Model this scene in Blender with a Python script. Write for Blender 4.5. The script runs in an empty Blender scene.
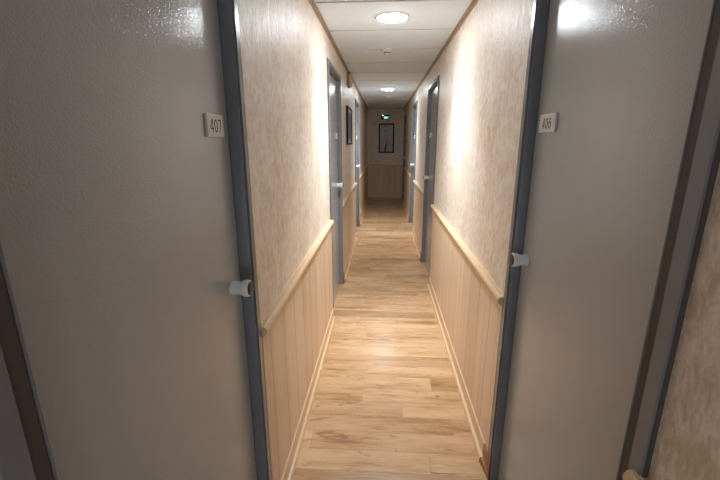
import bpy, bmesh, math, random
from mathutils import Vector, Matrix
random.seed(7)
C = bpy.context.scene.collection
A, B = 0.423, 0.510            # left / right wall distance from the camera axis
HC = 2.259                     # ceiling height
Y0, Y1 = -1.3, 10.3            # ends of the corridor
CAMH = 1.5

# ------------------------------------------------------------------ materials
def srgb(r, g, b):
    def f(c):
        c /= 255.0
        return c/12.92 if c <= 0.04045 else ((c+0.055)/1.055)**2.4
    return (f(r), f(g), f(b), 1.0)

class NT:
    def __init__(self, name):
        m = bpy.data.materials.new(name); m.use_nodes = True
        self.m = m; self.t = m.node_tree; self.n = self.t.nodes
        self.bsdf = self.n['Principled BSDF']
    def add(self, kind, **kw):
        nd = self.n.new(kind)
        for k, v in kw.items():
            if k in nd.inputs: nd.inputs[k].default_value = v
            else: setattr(nd, k, v)
        return nd
    def link(self, a, b): self.t.links.new(a, b)
    def set(self, k, v):
        if hasattr(v, 'links'): self.link(v, self.bsdf.inputs[k])
        else: self.bsdf.inputs[k].default_value = v
    def coord(self, scale=(1, 1, 1), src=None, loc=(0, 0, 0)):
        if src is None:
            src = self.add('ShaderNodeTexCoord').outputs['Object']
        mp = self.add('ShaderNodeMapping'); self.link(src, mp.inputs['Vector'])
        mp.inputs['Scale'].default_value = scale; mp.inputs['Location'].default_value = loc
        return mp.outputs['Vector']
    def noise(self, vec, scale=1.0, detail=4.0, rough=0.55, dist=0.0):
        nd = self.add('ShaderNodeTexNoise', Scale=scale, Detail=detail, Roughness=rough, Distortion=dist)
        self.link(vec, nd.inputs['Vector']); return nd.outputs['Fac']
    def ramp(self, fac, stops):
        r = self.add('ShaderNodeValToRGB'); e = r.color_ramp.elements
        while len(e) < len(stops): e.new(0.5)
        for el, (p, c) in zip(e, stops): el.position = p; el.color = c if len(c) == 4 else (*c, 1)
        self.link(fac, r.inputs['Fac']); return r.outputs['Color']
    def mix(self, fac, a, b, mode='MIX'):
        nd = self.add('ShaderNodeMix', data_type='RGBA', blend_type=mode)
        for s, v in ((nd.inputs[0], fac), (nd.inputs[6], a), (nd.inputs[7], b)):
            if hasattr(v, 'links'): self.link(v, s)
            else: s.default_value = v
        return nd.outputs[2]
    def math(self, op, a, b=0.0, c=0.0):
        nd = self.add('ShaderNodeMath', operation=op)
        for i, v in enumerate((a, b, c)):
            if hasattr(v, 'links'): self.link(v, nd.inputs[i])
            else: nd.inputs[i].default_value = v
        return nd.outputs[0]
    def bump(self, height, strength=0.2, dist=0.002):
        nd = self.add('ShaderNodeBump', Strength=strength, Distance=dist)
        self.link(height, nd.inputs['Height']); self.link(nd.outputs['Normal'], self.bsdf.inputs['Normal'])

def plain(name, col, rough=0.5, spec=0.5, metal=0.0, var=0.06, scale=30, bump=0.0, bscale=250, bdist=0.001):
    t = NT(name); v = t.coord()
    n = t.noise(v, scale, 3)
    lo = tuple(c*(1-var) for c in col[:3]) + (1,); hi = tuple(min(1, c*(1+var)) for c in col[:3]) + (1,)
    t.set('Base Color', t.ramp(n, [(0.3, lo), (0.7, hi)]))
    t.set('Roughness', rough); t.set('Specular IOR Level', spec); t.set('Metallic', metal)
    if bump: t.bump(t.noise(v, bscale, 2), bump, bdist)
    return t.m

def wood(name, light, dark, axis='Z', rough=0.4, boards=None, gw=0.0034, fine=1.0):
    """wood grain running along one axis; boards = width of the tongue-and-groove boards along Y (or X)"""
    t = NT(name)
    st = {'X': (1.2, 45, 45), 'Y': (45, 1.2, 45), 'Z': (45, 45, 1.2)}[axis]
    st = tuple(s*fine for s in st)
    v = t.coord(st)
    n = t.noise(v, 1.0, 5, 0.6)
    n2 = t.noise(t.coord(tuple(s*0.25 for s in st)), 1.0, 3, 0.5)
    fac = t.math('ADD', t.math('MULTIPLY', n, 0.55), t.math('MULTIPLY', n2, 0.45))
    col = t.ramp(fac, [(0.32, dark), (0.66, light)])
    if boards:
        along, width = boards
        co = t.add('ShaderNodeTexCoord').outputs['Object']
        sp = t.add('ShaderNodeSeparateXYZ'); t.link(co, sp.inputs[0])
        u = t.math('DIVIDE', t.math('ADD', sp.outputs[along], 50.0), width)
        fr = t.math('FRACT', u)
        idx = t.math('FLOOR', u)
        wn = t.add('ShaderNodeTexWhiteNoise', noise_dimensions='1D'); t.link(idx, wn.inputs['W'])
        tone = t.ramp(wn.outputs['Value'], [(0, (0.90, 0.88, 0.87, 1)), (1, (1.04, 1.04, 1.03, 1))])
        col = t.mix(1.0, col, tone, 'MULTIPLY')
        gr = t.math('LESS_THAN', fr, gw/width)
        col = t.mix(gr, col, tuple(c*0.22 for c in dark[:3]) + (1,))
        t.bump(t.math('SUBTRACT', 1.0, gr), 0.5, 0.002)
    else:
        t.bump(n, 0.08, 0.001)
    t.set('Base Color', col); t.set('Roughness', rough)
    return t.m

def wallpaper_mat(flat_axis_x=True):
    t = NT('wallpaper')
    v = t.coord((34, 34, 20)); n = t.noise(v, 1.0, 6, 0.70, 0.5)
    v2 = t.coord((90, 90, 34)); n2 = t.noise(v2, 1.0, 4, 0.6)
    v3 = t.coord((3, 3, 1.6)); n3 = t.noise(v3, 1.0, 3, 0.5)
    f = t.math('ADD', t.math('MULTIPLY', n, 0.5), t.math('ADD', t.math('MULTIPLY', n2, 0.3), t.math('MULTIPLY', n3, 0.2)))
    col = t.ramp(f, [(0.40, WP[0]), (0.5, WP[1]), (0.60, WP[2])])
    t.set('Base Color', col)
    t.set('Roughness', t.ramp(n, [(0.35, (0.33,)*3), (0.65, (0.50,)*3)]))
    t.set('Specular IOR Level', 0.8)
    h = t.math('ADD', t.math('MULTIPLY', n, 1.0), t.math('MULTIPLY', n2, 0.5))
    t.bump(h, 0.55, 0.005)
    return t.m

WP = (srgb(212, 190, 166), srgb(238, 223, 206), srgb(250, 243, 236))
M = {}
M['wallpaper'] = wallpaper_mat()
W_L, W_D = srgb(240, 216, 188), srgb(222, 194, 164)
M['wainscot'] = wood('wainscot_wood', W_L, W_D, 'Z', 0.42, ('Y', 0.195))
M['wainscot_end'] = wood('wainscot_wood_end', W_L, W_D, 'Z', 0.42, ('X', 0.145))
M['rail'] = wood('rail_wood', srgb(242, 214, 176), srgb(224, 190, 150), 'Y', 0.35)
M['rail_x'] = wood('rail_wood_end', srgb(242, 214, 176), srgb(224, 190, 150), 'X', 0.35)
M['end_shade'] = wood('end_block_shaded', srgb(176, 120, 72), srgb(140, 88, 50), 'Z', 0.45)  # baseboard wood darkened by colour, for shade on the end face
M['leaf'] = plain('door_paint', srgb(180, 184, 187), 0.13, 0.5, var=0.03, scale=3, bump=0.42, bscale=250, bdist=0.0013)
M['frame'] = plain('frame_paint', srgb(128, 132, 139), 0.26, 0.5, var=0.06, scale=8, bump=0.06, bscale=60)
M['dark_tone'] = plain('frame_dark_tone', srgb(86, 80, 78), 0.55, 0.3, var=0.08)  # darkness given as colour: frame groove and shaded outer side of the casing
M['knob'] = plain('knob_plastic', srgb(246, 248, 250), 0.28, 0.5, var=0.02)
M['knob_cap'] = plain('knob_cap_brown', srgb(46, 34, 28), 0.4, 0.5, var=0.1)
M['brass'] = plain('lock_metal', srgb(150, 120, 96), 0.3, 0.5, metal=1.0)
M['plate'] = plain('plate_plastic', srgb(226, 224, 218), 0.4, 0.4, var=0.02)
M['ink'] = plain('plate_ink', srgb(38, 36, 36), 0.5, 0.3)
M['tile'] = plain('ceiling_tile', srgb(234, 243, 251), 0.75, 0.2, var=0.02, scale=40, bump=0.1, bscale=180)
M['void'] = plain('ceiling_void', srgb(84, 76, 68), 0.9, 0.1)
M['angle'] = plain('angle_metal', srgb(176, 156, 130), 0.45, 0.4, var=0.03)
M['white'] = plain('white_plastic', srgb(226, 224, 218), 0.4, 0.4, var=0.02)
M['grille'] = plain('grey_plastic', srgb(120, 118, 114), 0.5, 0.4)
M['black'] = plain('black_wood', srgb(22, 19, 19), 0.6, 0.3)
M['mat'] = plain('picture_mount', srgb(206, 204, 198), 0.6, 0.3)
M['siren'] = plain('sounder_plastic', srgb(206, 196, 180), 0.45, 0.4)
M['siren_side'] = plain('sounder_back', srgb(164, 130, 100), 0.5, 0.4)
M['dark_body'] = plain('dark_plastic', srgb(48, 50, 50), 0.4, 0.4)

def emit(name, col, strength):
    t = NT(name); t.set('Base Color', (0.8, 0.8, 0.8, 1))
    t.set('Emission Color', col); t.set('Emission Strength', strength); t.set('Roughness', 0.4)
    return t.m
M['diffuser'] = emit('lamp_diffuser', (0.87, 0.935, 1.0, 1), 24.0)
M['green'] = emit('exit_green', (0.05, 0.60, 0.55, 1), 0.16)
M['green_icon'] = emit('exit_icon', (0.6, 1.0, 0.98, 1), 0.35)
M['led'] = emit('led_white', (1, 0.98, 0.95, 1), 0.6)

def floor_mat():
    t = NT('oak_laminate')
    co = t.add('ShaderNodeTexCoord').outputs['Object']
    sp = t.add('ShaderNodeSeparateXYZ'); t.link(co, sp.inputs[0])
    X, Y = sp.outputs['X'], sp.outputs['Y']
    PW = 0.125
    row = t.math('FLOOR', t.math('DIVIDE', t.math('ADD', Y, 20.03), PW))
    fy = t.math('FRACT', t.math('DIVIDE', t.math('ADD', Y, 20.03), PW))
    wn = t.add('ShaderNodeTexWhiteNoise', noise_dimensions='1D'); t.link(row, wn.inputs['W'])
    u = t.math('ADD', t.math('DIVIDE', X, 0.9), t.math('MULTIPLY', wn.outputs['Value'], 7.0))
    u = t.math('ADD', u, 30.0)
    fx = t.math('FRACT', u); ix = t.math('FLOOR', u)
    cid = t.add('ShaderNodeCombineXYZ'); t.link(row, cid.inputs[0]); t.link(ix, cid.inputs[1])
    wn2 = t.add('ShaderNodeTexWhiteNoise', noise_dimensions='3D'); t.link(cid.outputs[0], wn2.inputs['Vector'])
    # per plank shifted coordinates, grain along X
    sh = t.add('ShaderNodeVectorMath', operation='SCALE'); t.link(wn2.outputs['Color'], sh.inputs[0]); sh.inputs['Scale'].default_value = 11.0
    ad = t.add('ShaderNodeVectorMath', operation='ADD'); t.link(co, ad.inputs[0]); t.link(sh.outputs[0], ad.inputs[1])
    g1 = t.noise(t.coord((3.2, 34, 1), ad.outputs[0]), 1.0, 6, 0.62, 0.8)
    g2 = t.noise(t.coord((9, 170, 1), ad.outputs[0]), 1.0, 4, 0.6)
    g3 = t.noise(t.coord((2.0, 7, 1), ad.outputs[0]), 1.0, 3, 0.5, 0.5)
    kn = t.noise(t.coord((9, 26, 1), ad.outputs[0]), 1.0, 3, 0.55, 1.2)
    f = t.math('ADD', t.math('MULTIPLY', g1, 0.45), t.math('ADD', t.math('MULTIPLY', g2, 0.2), t.math('MULTIPLY', g3, 0.35)))
    col = t.ramp(f, [(0.36, srgb(158, 114, 76)), (0.47, srgb(206, 166, 122)), (0.58, srgb(224, 190, 150))])
    tone = t.ramp(wn2.outputs['Value'], [(0, (0.78, 0.73, 0.68, 1)), (0.5, (0.96, 0.94, 0.92, 1)), (1, (1.06, 1.05, 1.04, 1))])
    col = t.mix(1.0, col, tone, 'MULTIPLY')
    kf = t.ramp(kn, [(0.60, (0, 0, 0)), (0.72, (1, 1, 1))])
    col = t.mix(t.math('MULTIPLY', kf, 0.55), col, srgb(112, 80, 56))
    seam = t.math('MAXIMUM', t.math('LESS_THAN', fy, 0.016), t.math('LESS_THAN', fx, 0.0025))
    col = t.mix(t.math('MULTIPLY', seam, 0.32), col, srgb(110, 76, 48))
    t.set('Base Color', col)
    t.set('Roughness', t.ramp(g1, [(0.3, (0.32,)*3), (0.7, (0.22,)*3)]))
    t.bump(t.math('SUBTRACT', g2, t.math('MULTIPLY', seam, 1.0)), 0.10, 0.001)
    return t.m
M['floor'] = floor_mat()

# ------------------------------------------------------------------ helpers
def link_mesh(name, bm, mat, parent=None, loc=(0, 0, 0), smooth=None):
    bmesh.ops.recalc_face_normals(bm, faces=bm.faces[:])
    me = bpy.data.meshes.new(name); bm.to_mesh(me); bm.free()
    for m in (mat if isinstance(mat, (list, tuple)) else [mat]): me.materials.append(m)
    o = bpy.data.objects.new(name, me); C.objects.link(o)
    o.location = loc
    if parent: o.parent = parent
    if smooth is not None:
        for p in me.polygons: p.use_smooth = True
        me.set_sharp_from_angle(angle=math.radians(smooth))
    return o

def box(bm, p, q, bev=0.0, seg=2, mi=0):
    r = bmesh.ops.create_cube(bm, size=1.0)
    vs = r['verts']
    c = [(a+b)/2 for a, b in zip(p, q)]; s = [abs(b-a) for a, b in zip(p, q)]
    for v in vs: v.co = Vector((v.co.x*s[0]+c[0], v.co.y*s[1]+c[1], v.co.z*s[2]+c[2]))
    fs = set(f for v in vs for f in v.link_faces)
    for f in fs: f.material_index = mi
    if bev:
        es = list(set(e for v in vs for e in v.link_edges))
        bmesh.ops.bevel(bm, geom=es, offset=bev, segments=seg, affect='EDGES', profile=0.5)
    return vs

def sweep(bm, prof, stations, closed=True):
    """prof points placed by each station function -> rings, skinned, ends capped"""
    rings = [[bm.verts.new(st(p)) for p in prof] for st in stations]
    n = len(prof)
    for a, b in zip(rings, rings[1:]):
        for i in range(n if closed else n-1):
            j = (i+1) % n
            bm.faces.new((a[i], a[j], b[j], b[i]))
    if closed:
        bm.faces.new(rings[0]); bm.faces.new(list(reversed(rings[-1])))

def lathe(bm, prof, axis, center, n=32):
    """prof: (r, h) along axis, capped by r=0 ends"""
    ax = Vector(axis).normalized()
    t = Vector((0, 0, 1)) if abs(ax.z) < 0.9 else Vector((1, 0, 0))
    e1 = ax.cross(t).normalized(); e2 = ax.cross(e1)
    c = Vector(center); rings = []
    for r, hh in prof:
        if r <= 1e-6: rings.append([bm.verts.new(c + ax*hh)])
        else: rings.append([bm.verts.new(c + ax*hh + (e1*math.cos(2*math.pi*i/n) + e2*math.sin(2*math.pi*i/n))*r) for i in range(n)])
    for a, b in zip(rings, rings[1:]):
        for i in range(n):
            j = (i+1) % n
            if len(a) == 1 and len(b) == 1: continue
            if len(a) == 1: bm.faces.new((a[0], b[j], b[i]))
            elif len(b) == 1: bm.faces.new((a[i], a[j], b[0]))
            else: bm.faces.new((a[i], a[j], b[j], b[i]))

def tag(o, label, cat, group=None, kind=None):
    o['label'] = label; o['category'] = cat
    if group: o['group'] = group
    if kind: o['kind'] = kind
    return o

def empty(name, loc):
    o = bpy.data.objects.new(name, None); o.empty_display_size = 0.1
    C.objects.link(o); o.location = loc; return o

def copy_tree(o, parent=None):
    c = o.copy(); C.objects.link(c)
    if parent is not None: c.parent = parent
    for ch in list(o.children): copy_tree(ch, c)
    return c

# side = -1 left wall, +1 right wall ; u = distance out of the wall plane into the corridor
def wx(side, u): return -A + u if side < 0 else B - u

# ------------------------------------------------------------------ doors (positions first, walls are cut round them)
DW = 0.757; DH = 2.035; FRH = 0.067; FRL = 0.046   # casing width on the hinge and latch sides
LEFT = [0.384, 3.113, 5.943]
RIGHT = [0.697, 3.943, 6.330, 9.30]
DEP = 0.0265

# ------------------------------------------------------------------ room shell
bm = bmesh.new(); box(bm, (-A-0.2, Y0-0.1, -0.1), (B+0.2, Y1+0.1, 0.0))
tag(link_mesh('floor', bm, M['floor']), 'light oak laminate floor with planks laid across the corridor', 'floor', kind='structure')

bm = bmesh.new()
k0 = math.floor((Y0-2.45)/0.6)
y = 2.45 + 0.6*k0
while y < Y1:
    box(bm, (-A-0.1, max(y+0.013, Y0-0.05), HC), (B+0.1, min(y+0.587, Y1+0.05), HC+0.02), 0.002, 1)
    y += 0.6
box(bm, (-A-0.12, Y0-0.1, HC+0.012), (B+0.12, Y1+0.1, HC+0.05), mi=1)
tag(link_mesh('ceiling', bm, [M['tile'], M['void']]), 'off-white suspended ceiling of wide tiles with narrow cross seams', 'ceiling', kind='structure')

def side_wall(side, doors, name, label):
    bm = bmesh.new(); lo = wx(side, 0); hi = wx(side, -0.18)
    y = Y0
    for d in doors:
        a, b = d-0.02, d+DW+0.02
        box(bm, (lo, y, 0), (hi, a, HC+0.02)); box(bm, (lo, a, DH+0.03), (hi, b, HC+0.02)); y = b
    box(bm, (lo, y, 0), (hi, Y1+0.1, HC+0.02))
    bmesh.ops.remove_doubles(bm, verts=bm.verts[:], dist=1e-5)
    return tag(link_mesh(name, bm, M['wallpaper']), label, 'wall', kind='structure')
side_wall(-1, LEFT, 'wall_left', 'left corridor wall in mottled beige textured wallpaper')
side_wall(1, RIGHT, 'wall_right', 'right corridor wall in mottled beige textured wallpaper')
bm = bmesh.new(); box(bm, (-A, Y1, 0), (B, Y1+0.12, HC+0.02))
tag(link_mesh('wall_end', bm, M['wallpaper']), 'dim end wall of the corridor behind the small framed picture', 'wall', kind='structure')
bm = bmesh.new(); box(bm, (-A-0.1, Y0-0.12, 1.15), (B+0.1, Y0, HC+0.04))  # added out of view, hung low to keep daylight off the upper reveals
tag(link_mesh('near_light_block', bm, M['wallpaper']), 'unseen wall piece added behind the viewer to block high light', 'wall', kind='structure')
trim_no = [0]
def trim_name():
    trim_no[0] += 1; return 'trim_%d' % trim_no[0]

# ceiling wall angles
for side, nm in ((-1, 'left'), (1, 'right')):
    bm = bmesh.new()
    prof = [(0, 0), (0.024, 0), (0.024, -0.004), (0.0045, -0.005), (0.004, -0.018), (0, -0.018)]
    sweep(bm, prof, [lambda p, yy=yy: (wx(side, p[0]), yy, HC + p[1] + 0.0005) for yy in (Y0, Y1)])
    tag(link_mesh(trim_name(), bm, M['angle']), 'narrow beige ceiling edge trim running along the %s wall' % nm, 'ceiling trim', kind='structure')

# wainscot, chair rail, baseboard per wall stretch
RAIL_T = 0.876
def segs(doors, y_end=Y1):
    out = []; y = Y0
    for d in doors:
        out.append((y, d-FRH)); y = d+DW+FRL
    out.append((y, y_end)); return out
RP = [(0, 0.0), (0.010, 0.001), (0.012, -0.003), (0.018, -0.001), (0.025, -0.004), (0.030, -0.011), (0.031, -0.019),
      (0.028, -0.028), (0.021, -0.034), (0.015, -0.038), (0.012, -0.044), (0, -0.047)]
BP = [(0, 0.105), (0.011, 0.105), (0.0145, 0.102), (0.016, 0.097), (0.016, 0.040), (0.0115, 0.036), (0.0115, 0.029), (0.016, 0.0265), (0.023, 0.025), (0.0275, 0.021), (0.029, 0.014),
      (0.030, 0.006), (0.030, 0.0), (0, 0)]
def place_words(side, i, n):
    doors_l = {-1: ['door 407', 'the second door on the left', 'the third door on the left'],
               1: ['door 406', 'the second door on the right', 'the third door on the right', 'the dark last door on the right']}[side]
    s = 'left' if side < 0 else 'right'
    if i == 0: return 'on the %s wall nearer than %s' % (s, doors_l[0])
    if i == n-1: return 'on the %s wall between %s and the end wall' % (s, doors_l[-1].replace(' on the '+s, ''))
    return 'on the %s wall between %s and %s' % (s, doors_l[i-1].replace(' on the '+s, ''), doors_l[i].replace(' on the '+s, ''))
for side, doors in ((-1, LEFT), (1, RIGHT)):
    sg = segs(doors); s = 'left' if side < 0 else 'right'
    for i, (a, b) in enumerate(sg):
        pw = place_words(side, i, len(sg))
        ga = a + (0.012 if i else 0)
        gb = b - (0.004 if i < len(sg)-1 else 0)
        bm = bmesh.new()
        box(bm, (wx(side, 0), ga, 0.0), (wx(side, 0.009), gb, RAIL_T-0.04), 0.001, 1)
        tag(link_mesh(trim_name(), bm, M['wainscot']), 'light wood board wainscot ' + pw, 'wainscot', 'wainscot panels', 'structure')
        bm = bmesh.new()
        sweep(bm, RP, [lambda p, yy=yy: (wx(side, p[0]), yy, RAIL_T + p[1]) for yy in (a+0.003 if i else a, gb + (0.022 if i == 0 and side > 0 else 0))])
        tag(link_mesh(trim_name(), bm, M['rail'], smooth=40), 'rounded pale wood chair rail ' + pw, 'chair rail', 'chair rails', 'structure')
        # its near end is cut at an angle and runs over the foot of the door casing
        def bst(yy, k): return lambda p: (wx(side, (p[0] if p[0] > 0 else 0.0085) if k else 0.0125 + 0.12*p[0]), yy, p[1])
        bm = bmesh.new(); sweep(bm, BP, [bst(a+0.062 if i else a, 1), bst(gb, 1)])
        tag(link_mesh('baseboard_%s' % s, bm, M['rail']), 'pale wood stepped baseboard ' + pw, 'baseboard', 'baseboards', 'structure')
        if i:
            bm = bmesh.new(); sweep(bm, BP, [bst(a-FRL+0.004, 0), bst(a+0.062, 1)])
            tag(link_mesh(trim_name(), bm, M['end_shade']), 'short shade-darkened end block of the baseboard at the foot of the frame, ' + pw, 'end block', 'baseboard end blocks', 'structure')
# end wall trim
bm = bmesh.new(); box(bm, (-A, Y1-0.009, 0), (B, Y1, RAIL_T-0.04), 0.001, 1)
tag(link_mesh(trim_name(), bm, M['wainscot_end']), 'dim wood board wainscot on the end wall below the framed picture', 'wainscot', 'wainscot panels', 'structure')
bm = bmesh.new(); sweep(bm, RP, [lambda p, x=x: (x, Y1-p[0], RAIL_T+p[1]) for x in (-A+0.031, B-0.031)])
tag(link_mesh(trim_name(), bm, M['rail_x'], smooth=40), 'dim wood chair rail across the end wall', 'chair rail', 'chair rails', 'structure')
bm = bmesh.new(); sweep(bm, BP, [lambda p, x=x: (x, Y1-p[0], p[1]) for x in (-A+0.031, B-0.031)])
tag(link_mesh('baseboard_end', bm, M['rail_x']), 'dim wood baseboard along the foot of the end wall', 'baseboard', 'baseboards', 'structure')

# ------------------------------------------------------------------ doors
DIG = {
 '4': [[(0.62, 0.0), (0.62, 1.0), (0.5, 1.0), (0.0, 0.32), (0.0, 0.26), (0.85, 0.26)]],
 '0': [[(0.4+0.4*math.cos(t), 0.5+0.5*math.sin(t)) for t in [2*math.pi*i/24 for i in range(25)]]],
 '7': [[(0.0, 1.0), (0.8, 1.0), (0.8, 0.95), (0.25, 0.0)]],
 '6': [[(0.70, 0.93), (0.55, 1.0), (0.38, 1.0), (0.18, 0.86), (0.06, 0.62), (0.02, 0.38)] +
       [(0.4+0.385*math.cos(t), 0.31+0.31*math.sin(t)) for t in [math.pi - 0.1 + 2*math.pi*i/24 for i in range(25)]]],
}
def digits_bm(text, side, u, h, yc, zc, w, adv, stroke):
    bm = bmesh.new()
    total = adv*(len(text)-1) + w*0.82
    for k, chh in enumerate(text):
        for line in DIG[chh]:
            pts = [(p[0]*w + k*adv - total/2, p[1]*h - h/2) for p in line]
            for (a, b) in zip(pts, pts[1:]):
                d = Vector((b[0]-a[0], b[1]-a[1])); L = d.length
                if L < 1e-6: continue
                d /= L; nrm = Vector((-d.y, d.x))*stroke/2
                a2 = Vector(a)-d*stroke*0.4; b2 = Vector(b)+d*stroke*0.4
                q = [a2+nrm, b2+nrm, b2-nrm, a2-nrm]
                fv = []
                for lev in (u, u+0.0006):
                    # text runs away from the viewer on the left wall, towards the viewer on the right wall
                    fv.append([bm.verts.new((lev if side < 0 else -lev, yc + (p.x if side < 0 else -p.x), zc + p.y)) for p in q])
                bm.faces.new(fv[0]); bm.faces.new(fv[1])
                for i in range(4): bm.faces.new((fv[0][i], fv[0][(i+1) % 4], fv[1][(i+1) % 4], fv[1][i]))
    return bm

def lx(side, u): return u if side < 0 else -u     # local x of a depth u

def make_door(side, knob_in, plate_c, plate_w, plate_z, digits=None):
    """local frame: origin on the wall plane, floor, middle of the opening"""
    e = empty('door_1', (wx(side, 0), 0, 0))
    h2 = DW/2
    # frame: pressed steel section swept round the opening (t away from the opening, u out of the wall)
    P = [(0.0, -0.085), (0.0, -0.001), (0.0008, 0.0050), (0.0028, 0.0085), (0.0048, 0.0080), (0.0055, 0.0060), (0.0055, -0.002), (0.0245, -0.002),
         (0.0245, 0.0095), (0.0258, 0.011), (0.0555, 0.011), (0.058, 0.0085), (0.058, 0.0), (0.018, 0.0), (0.018, -0.085)]
    # casing is wider on the hinge side than on the latch side
    def wt(t, full):
        if t <= 0.0057: return t
        k = 0.030 if full > 0.05 else 0.0145
        if t <= 0.0245: return 0.0057 + (t-0.0057)*(k-0.0057)/(0.0245-0.0057)
        return k + (t-0.0245)*(full-k)/(0.058-0.0245)
    H, Lt = FRH, FRL
    st = [lambda p: (lx(side, p[1]), -h2-wt(p[0], H), 0.0), lambda p: (lx(side, p[1]), -h2-wt(p[0], H), DH+wt(p[0], Lt)),
          lambda p: (lx(side, p[1]), h2+wt(p[0], Lt), DH+wt(p[0], Lt)), lambda p: (lx(side, p[1]), h2+wt(p[0], Lt), 0.0)]
    bm = bmesh.new(); sweep(bm, P, st)
    fr = link_mesh('door_frame', bm, M['frame'], e)
    S = [(0.0057, -0.0018), (0.0057, 0.0058), (0.0075, 0.0072), (0.0225, 0.0072), (0.0243, 0.0058), (0.0243, -0.0018)]  # groove of the painted frame darkened with a coloured strip, no gasket
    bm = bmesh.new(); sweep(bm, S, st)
    sl = link_mesh('groove_shade_strip', bm, M['dark_tone'], fr); sl['label'] = 'dark strip for shade in the frame groove'
    # shade on the casing's outer side, put in as a dark strip
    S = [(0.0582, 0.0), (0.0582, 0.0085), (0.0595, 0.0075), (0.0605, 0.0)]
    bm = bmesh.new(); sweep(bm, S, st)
    sl = link_mesh('shade_strip', bm, M['dark_tone'], fr); sl['label'] = 'dark strip for shade round the outside of the frame'
    # stop behind the leaf
    bm = bmesh.new()
    S = [(-0.02, -0.085), (-0.02, -DEP-0.042), (0.0, -DEP-0.042), (0.0, -0.085)]
    sweep(bm, S, st); link_mesh('door_stop', bm, M['frame'], fr)
    # leaf
    bm = bmesh.new()
    box(bm, (lx(side, -DEP-0.04), -h2+0.005, 0.006), (lx(side, -DEP), h2-0.005, DH-0.005), 0.003, 3)
    lf = link_mesh('door_leaf', bm, M['leaf'], e)
    # knob
    ky = h2-knob_in; kz = 1.069
    bm = bmesh.new()
    lathe(bm, [(0, -0.001), (0.021, -0.001), (0.021, 0.004), (0.0205, 0.008), (0.0195, 0.018), (0.0195, 0.026), (0.0215, 0.032), (0.0245, 0.038),
               (0.0255, 0.044), (0.0255, 0.050), (0.0245, 0.054), (0.022, 0.055), (0, 0.055)], (lx(side, 1), 0, 0), (lx(side, -DEP), ky, kz))
    kb = link_mesh('door_knob', bm, M['knob'], e, smooth=40); kb['label'] = 'round white plastic knob'
    bm = bmesh.new()
    lathe(bm, [(0, 0.0545), (0.021, 0.0545), (0.021, 0.0575), (0.019, 0.059), (0.009, 0.059), (0, 0.059)], (lx(side, 1), 0, 0), (lx(side, -DEP), ky, kz))
    cp = link_mesh('end_cap', bm, M['knob_cap'], kb, smooth=40); cp['label'] = 'dark brown knob end'
    # number plate
    py = h2-plate_c
    bm = bmesh.new()
    box(bm, (lx(side, -DEP), py-plate_w/2, plate_z-0.029), (lx(side, -DEP+0.007), py+plate_w/2, plate_z+0.029), 0.0012, 2)
    pl = link_mesh('number_plate', bm, M['plate'], e); pl['label'] = 'white number plate'
    if digits:
        bm = digits_bm(digits, side, -DEP+0.0068, 0.030, py, plate_z-0.001, 0.020, 0.0245, 0.0030)
        nm = link_mesh('door_number', bm, M['ink'], pl); nm['label'] = 'thin dark number ' + digits
    return e

def set_door(e, name, y, label):
    e.name = name; e.location.y = y + DW/2
    tag(e, label, 'door', kind='structure')

L1 = make_door(-1, 0.078, 0.104, 0.100, 1.537, '407')
set_door(L1, 'door_1', LEFT[0], 'large grey door numbered 407 in the left foreground')
R1 = make_door(1, 0.058, 0.110, 0.126, 1.552, '406')
set_door(R1, 'door_2', RIGHT[0], 'large grey door numbered 406 in the right foreground')
def bare(e):
    for ch in list(e.children):
        for g in list(ch.children):
            if g.name.startswith('door_number'): bpy.data.objects.remove(g)
dl = copy_tree(L1); bare(dl); set_door(dl, 'door_3', LEFT[1], 'second grey door on the left, just before the wall picture')
dr = copy_tree(R1); bare(dr); set_door(dr, 'door_4', RIGHT[1], 'second grey door on the right, beyond the long wainscot')
d = copy_tree(dl); set_door(d, 'door_5', LEFT[2], 'third grey door on the left, beyond the wall picture')
d = copy_tree(dr); set_door(d, 'door_6', RIGHT[2], 'third grey door on the right, near the far ceiling light')
d = copy_tree(dr); set_door(d, 'door_7', RIGHT[3], 'last door on the right in the dark by the end wall')

# ------------------------------------------------------------------ ceiling lights
LAMP, SPREAD = 2.7, 104
def make_light(x, y):
    e = empty('ceiling_light', (x, y, HC))
    bm = bmesh.new()
    lathe(bm, [(0.094, 0.0), (0.106, 0.0), (0.108, -0.002), (0.106, -0.005), (0.100, -0.006), (0.095, -0.005), (0.094, -0.003), (0.094, 0.0)], (0, 0, 1), (0, 0, 0), 48)
    link_mesh('rim', bm, M['white'], e, smooth=50)
    bm = bmesh.new()
    lathe(bm, [(0, -0.018), (0.04, -0.017), (0.07, -0.014), (0.086, -0.009), (0.0935, -0.003), (0.0935, -0.0008), (0, -0.0008)], (0, 0, 1), (0, 0, 0), 48)
    link_mesh('diffuser', bm, M['diffuser'], e, smooth=50)
    la = bpy.data.lights.new('lamp', 'AREA'); la.shape = 'DISK'; la.size = 0.17; la.energy = LAMP; la.spread = math.radians(SPREAD)
    la.color = (0.88, 0.945, 1.0)
    lo = bpy.data.objects.new('lamp', la); C.objects.link(lo); lo.parent = e; lo.location = (0, 0, -0.020)
    return e
l1 = make_light(0.044, 2.75)
tag(l1, 'nearer round white ceiling light, lit, between the two smoke detector tiles', 'ceiling light', 'round ceiling lights')
l1['label'] = 'nearer and larger-looking of the two lit round ceiling lights'
l2 = copy_tree(l1); l2.location = (0.05, 6.35, HC)
l2['label'] = 'farther of the two lit round ceiling lights, before the dark end'

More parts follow.
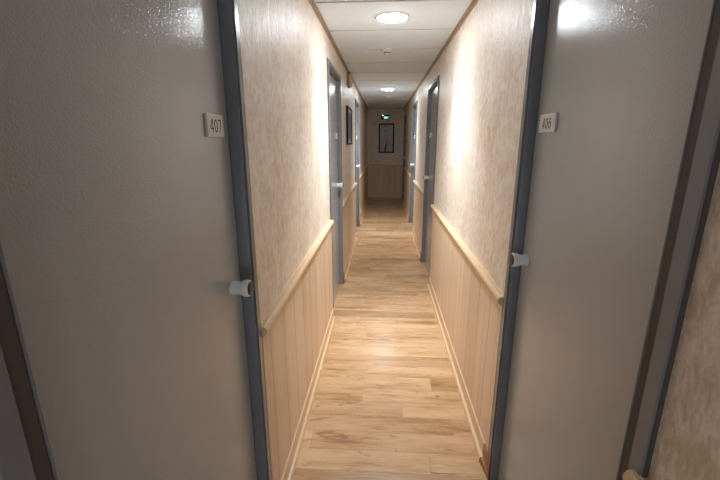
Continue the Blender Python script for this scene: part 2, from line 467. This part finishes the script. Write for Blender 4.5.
# smoke detectors
def make_detector(x, y):
    e = empty('smoke_detector', (x, y, HC))
    bm = bmesh.new()
    lathe(bm, [(0, 0.0), (0.050, 0.0), (0.052, -0.004), (0.052, -0.016), (0.047, -0.024), (0.036, -0.028), (0, -0.028)], (0, 0, 1), (0, 0, 0), 40)
    link_mesh('base', bm, M['white'], e, smooth=40)
    bm = bmesh.new()
    lathe(bm, [(0, -0.027), (0.024, -0.027), (0.024, -0.038), (0, -0.038)], (0, 0, 1), (0, 0, 0), 32)
    g = link_mesh('grille', bm, M['grille'], e, smooth=40); g['label'] = 'grey sensor grille'
    bm = bmesh.new()
    lathe(bm, [(0, -0.036), (0.022, -0.036), (0.023, -0.041), (0.020, -0.047), (0.010, -0.051), (0, -0.052)], (0, 0, 1), (0, 0, 0), 32)
    link_mesh('sensor_cap', bm, M['white'], e, smooth=40)
    return e
s1 = make_detector(0.018, 3.63)
tag(s1, 'white smoke detector on the ceiling between the two lights', 'smoke detector', 'smoke detectors')
s2 = copy_tree(s1); s2.location = (0.075, 7.4, HC)
s2['label'] = 'small white smoke detector on the dim ceiling beyond the far light'

# ------------------------------------------------------------------ alarm sounder on the left wall
e = empty('alarm_sounder', (-A, 4.75, 2.09))
bm = bmesh.new(); box(bm, (0.0, -0.085, 0.0), (0.020, 0.085, 0.145), 0.003, 2)
o = link_mesh('back_box', bm, M['siren_side'], e); o['label'] = 'brown back box'
bm = bmesh.new(); box(bm, (0.018, -0.075, 0.008), (0.052, 0.075, 0.137), 0.008, 3)
link_mesh('cover', bm, M['siren'], e)
bm = bmesh.new()
for k in range(5): box(bm, (0.051, -0.045, 0.045+k*0.013), (0.0535, 0.045, 0.051+k*0.013), 0.0008, 1)
link_mesh('sound_slots', bm, M['grille'], e)
tag(e, 'small beige alarm box high on the left wall above the picture', 'alarm box')

# ------------------------------------------------------------------ socket
e = empty('wall_socket', (-A+0.009, 7.05, 0.225))
bm = bmesh.new(); box(bm, (0, -0.04, -0.04), (0.010, 0.04, 0.04), 0.003, 2)
link_mesh('cover_plate', bm, M['white'], e)
bm = bmesh.new(); lathe(bm, [(0.021, 0.0095), (0.024, 0.012), (0.021, 0.0135), (0.018, 0.012), (0.018, 0.0095), (0.021, 0.0095)], (1, 0, 0), (0, 0, 0), 24)
link_mesh('socket_ring', bm, M['white'], e, smooth=40)
tag(e, 'small white wall socket low on the left wainscot past the third door', 'wall socket')

# ------------------------------------------------------------------ pictures
def pic_left_mat():
    t = NT('dark_print'); v = t.coord((4, 4, 5)); n = t.noise(v, 1.0, 4, 0.6, 0.4)
    t.set('Base Color', t.ramp(n, [(0.35, srgb(70, 76, 88)), (0.55, srgb(112, 118, 130)), (0.7, srgb(150, 152, 158))]))
    t.set('Roughness', 0.3); return t.m
def pic_end_mat():
    t = NT('pale_print'); v = t.coord((6, 6, 4)); n = t.noise(v, 1.0, 4, 0.6)
    t.set('Base Color', t.ramp(n, [(0.35, srgb(170, 160, 166)), (0.65, srgb(196, 186, 188))]))
    t.set('Roughness', 0.25); return t.m
M['print_l'] = pic_left_mat(); M['print_e'] = pic_end_mat()
M['stem'] = plain('print_stem', srgb(52, 42, 40), 0.4)
M['red'] = plain('print_red', srgb(150, 60, 56), 0.4)

# left wall picture: Y 4.5-5.1
e = empty('framed_picture', (-A, 4.80, 1.445))
w2, hh, fw = 0.30, 0.425, 0.022
bm = bmesh.new()
for (a, b) in (((0, -w2, 0), (0.022, -w2+fw, hh)), ((0, w2-fw, 0), (0.022, w2, hh)), ((0, -w2+fw, 0), (0.022, w2-fw, fw)), ((0, -w2+fw, hh-fw), (0.022, w2-fw, hh))):
    box(bm, a, b, 0.002, 2)
f1 = link_mesh('frame', bm, M['black'], e); f1['label'] = 'black frame'
bm = bmesh.new(); box(bm, (0.003, -w2+fw-0.002, fw-0.002), (0.012, w2-fw+0.002, hh-fw+0.002))
m1 = link_mesh('mount', bm, M['mat'], e); m1['label'] = 'pale mount'
bm = bmesh.new(); box(bm, (0.011, -w2+fw+0.05, fw+0.035), (0.0135, w2-fw-0.03, hh-fw-0.035))
link_mesh('print', bm, M['print_l'], e)
tag(e, 'black framed picture seen edge-on on the left wall between two doors', 'picture')

# end wall picture
e = empty('framed_picture', (0.072, Y1-0.0, 1.172))
w2, hh, fw = 0.200, 0.735, 0.036
bm = bmesh.new()
for (a, b) in (((-w2, -0.022, 0), (-w2+fw, 0, hh)), ((w2-fw, -0.022, 0), (w2, 0, hh)), ((-w2+fw, -0.022, 0), (w2-fw, 0, fw)), ((-w2+fw, -0.022, hh-fw), (w2-fw, 0, hh))):
    box(bm, a, b, 0.002, 2)
f2 = link_mesh('frame', bm, M['black'], e); f2['label'] = 'black frame'
bm = bmesh.new(); box(bm, (-w2+fw-0.002, -0.012, fw-0.002), (w2-fw+0.002, -0.002, hh-fw+0.002))
pr = link_mesh('print', bm, M['print_e'], e)
bm = bmesh.new()
# dark stalk fanning out as it rises, and a faint small bloom above
def strip(pts, u):
    for (x0, z0, w0), (x1, z1, w1) in zip(pts, pts[1:]):
        a = [(x0-w0, z0), (x0+w0, z0), (x1+w1, z1), (x1-w1, z1)]
        v0 = [bm.verts.new((x, -0.0118, z)) for x, z in a]; v1 = [bm.verts.new((x, -u, z)) for x, z in a]
        bm.faces.new(v0); bm.faces.new(v1)
        for i in range(4): bm.faces.new((v0[i], v0[(i+1) % 4], v1[(i+1) % 4], v1[i]))
strip([(-0.035, 0.03, 0.016), (-0.018, 0.13, 0.026), (-0.004, 0.22, 0.018), (0.006, 0.27, 0.006)], 0.0135)
s_ = link_mesh('stalk', bm, M['stem'], pr); s_['label'] = 'dark lower stalk on the print'
bm = bmesh.new()
strip([(0.0, 0.23, 0.008), (0.022, 0.30, 0.010), (0.045, 0.37, 0.004)], 0.0132)
s_ = link_mesh('stalk', bm, M['stem'], pr); s_['label'] = 'dark stalk on the print'
bm = bmesh.new()
strip([(-0.03, 0.53, 0.006), (-0.022, 0.555, 0.016), (-0.03, 0.58, 0.006)], 0.0132)
s_ = link_mesh('bloom', bm, M['stem'], pr); s_['label'] = 'small dark mark above the stalk'
bm = bmesh.new(); box(bm, (-0.075, -0.0132, 0.655), (0.03, -0.0115, 0.672))
s_ = link_mesh('heading_strip', bm, M['red'], pr); s_['label'] = 'small red strip at the top of the print'
tag(e, 'tall black framed print of a dark stalk on the end wall', 'picture')

# ------------------------------------------------------------------ emergency exit light on the end wall
e = empty('exit_light', (0.035, Y1, 2.01))
bm = bmesh.new(); box(bm, (-0.115, -0.040, 0.0), (0.105, 0, 0.105), 0.008, 3)
link_mesh('housing', bm, M['dark_body'], e)
bm = bmesh.new(); box(bm, (-0.035, -0.0425, 0.012), (0.085, -0.039, 0.066), 0.001, 1)
o = link_mesh('sign_panel', bm, M['green'], e); o['label'] = 'lit green panel'
bm = bmesh.new(); box(bm, (-0.018, -0.044, 0.024), (0.035, -0.042, 0.054), 0.0006, 1)
link_mesh('lit_symbol', bm, M['green_icon'], o)
bm = bmesh.new(); lathe(bm, [(0, 0.044), (0.013, 0.044), (0.013, 0.050), (0.009, 0.055), (0, 0.057)], (0, -1, 0), (-0.06, 0, 0.09), 20)
o = link_mesh('status_lamp', bm, M['led'], e); o['label'] = 'small white status lamp'
tag(e, 'small glowing green exit light on the end wall above the framed print', 'exit light')

# ------------------------------------------------------------------ world, camera, view
w = bpy.data.worlds.new('World'); bpy.context.scene.world = w; w.use_nodes = True
w.node_tree.nodes['Background'].inputs[0].default_value = (0.74, 0.86, 1.0, 1)
w.node_tree.nodes['Background'].inputs[1].default_value = 0.50

p, yw, r = 0.2540452, 0.0595645, -0.0012803
F = Vector((-math.sin(yw)*math.cos(p), math.cos(yw)*math.cos(p), -math.sin(p)))
R = F.cross(Vector((0, 0, 1))).normalized(); U = R.cross(F)
R2 = R*math.cos(r) + U*math.sin(r); U2 = -R*math.sin(r) + U*math.cos(r)
cam = bpy.data.cameras.new('camera'); co = bpy.data.objects.new('camera', cam); C.objects.link(co)
cam.sensor_width = 36.0; cam.lens = 385.372*36/720; cam.clip_start = 0.02
mw = Matrix.Identity(4)
for i in range(3):
    mw[i][0] = R2[i]; mw[i][1] = U2[i]; mw[i][2] = -F[i]; mw[i][3] = (0, 0, CAMH)[i]
co.matrix_world = mw
sc = bpy.context.scene; sc.camera = co
vs = sc.view_settings
vs.view_transform = 'Standard'; vs.look = 'None'; vs.gamma = 1.0; vs.use_curve_mapping = False
vs.exposure = 2.17
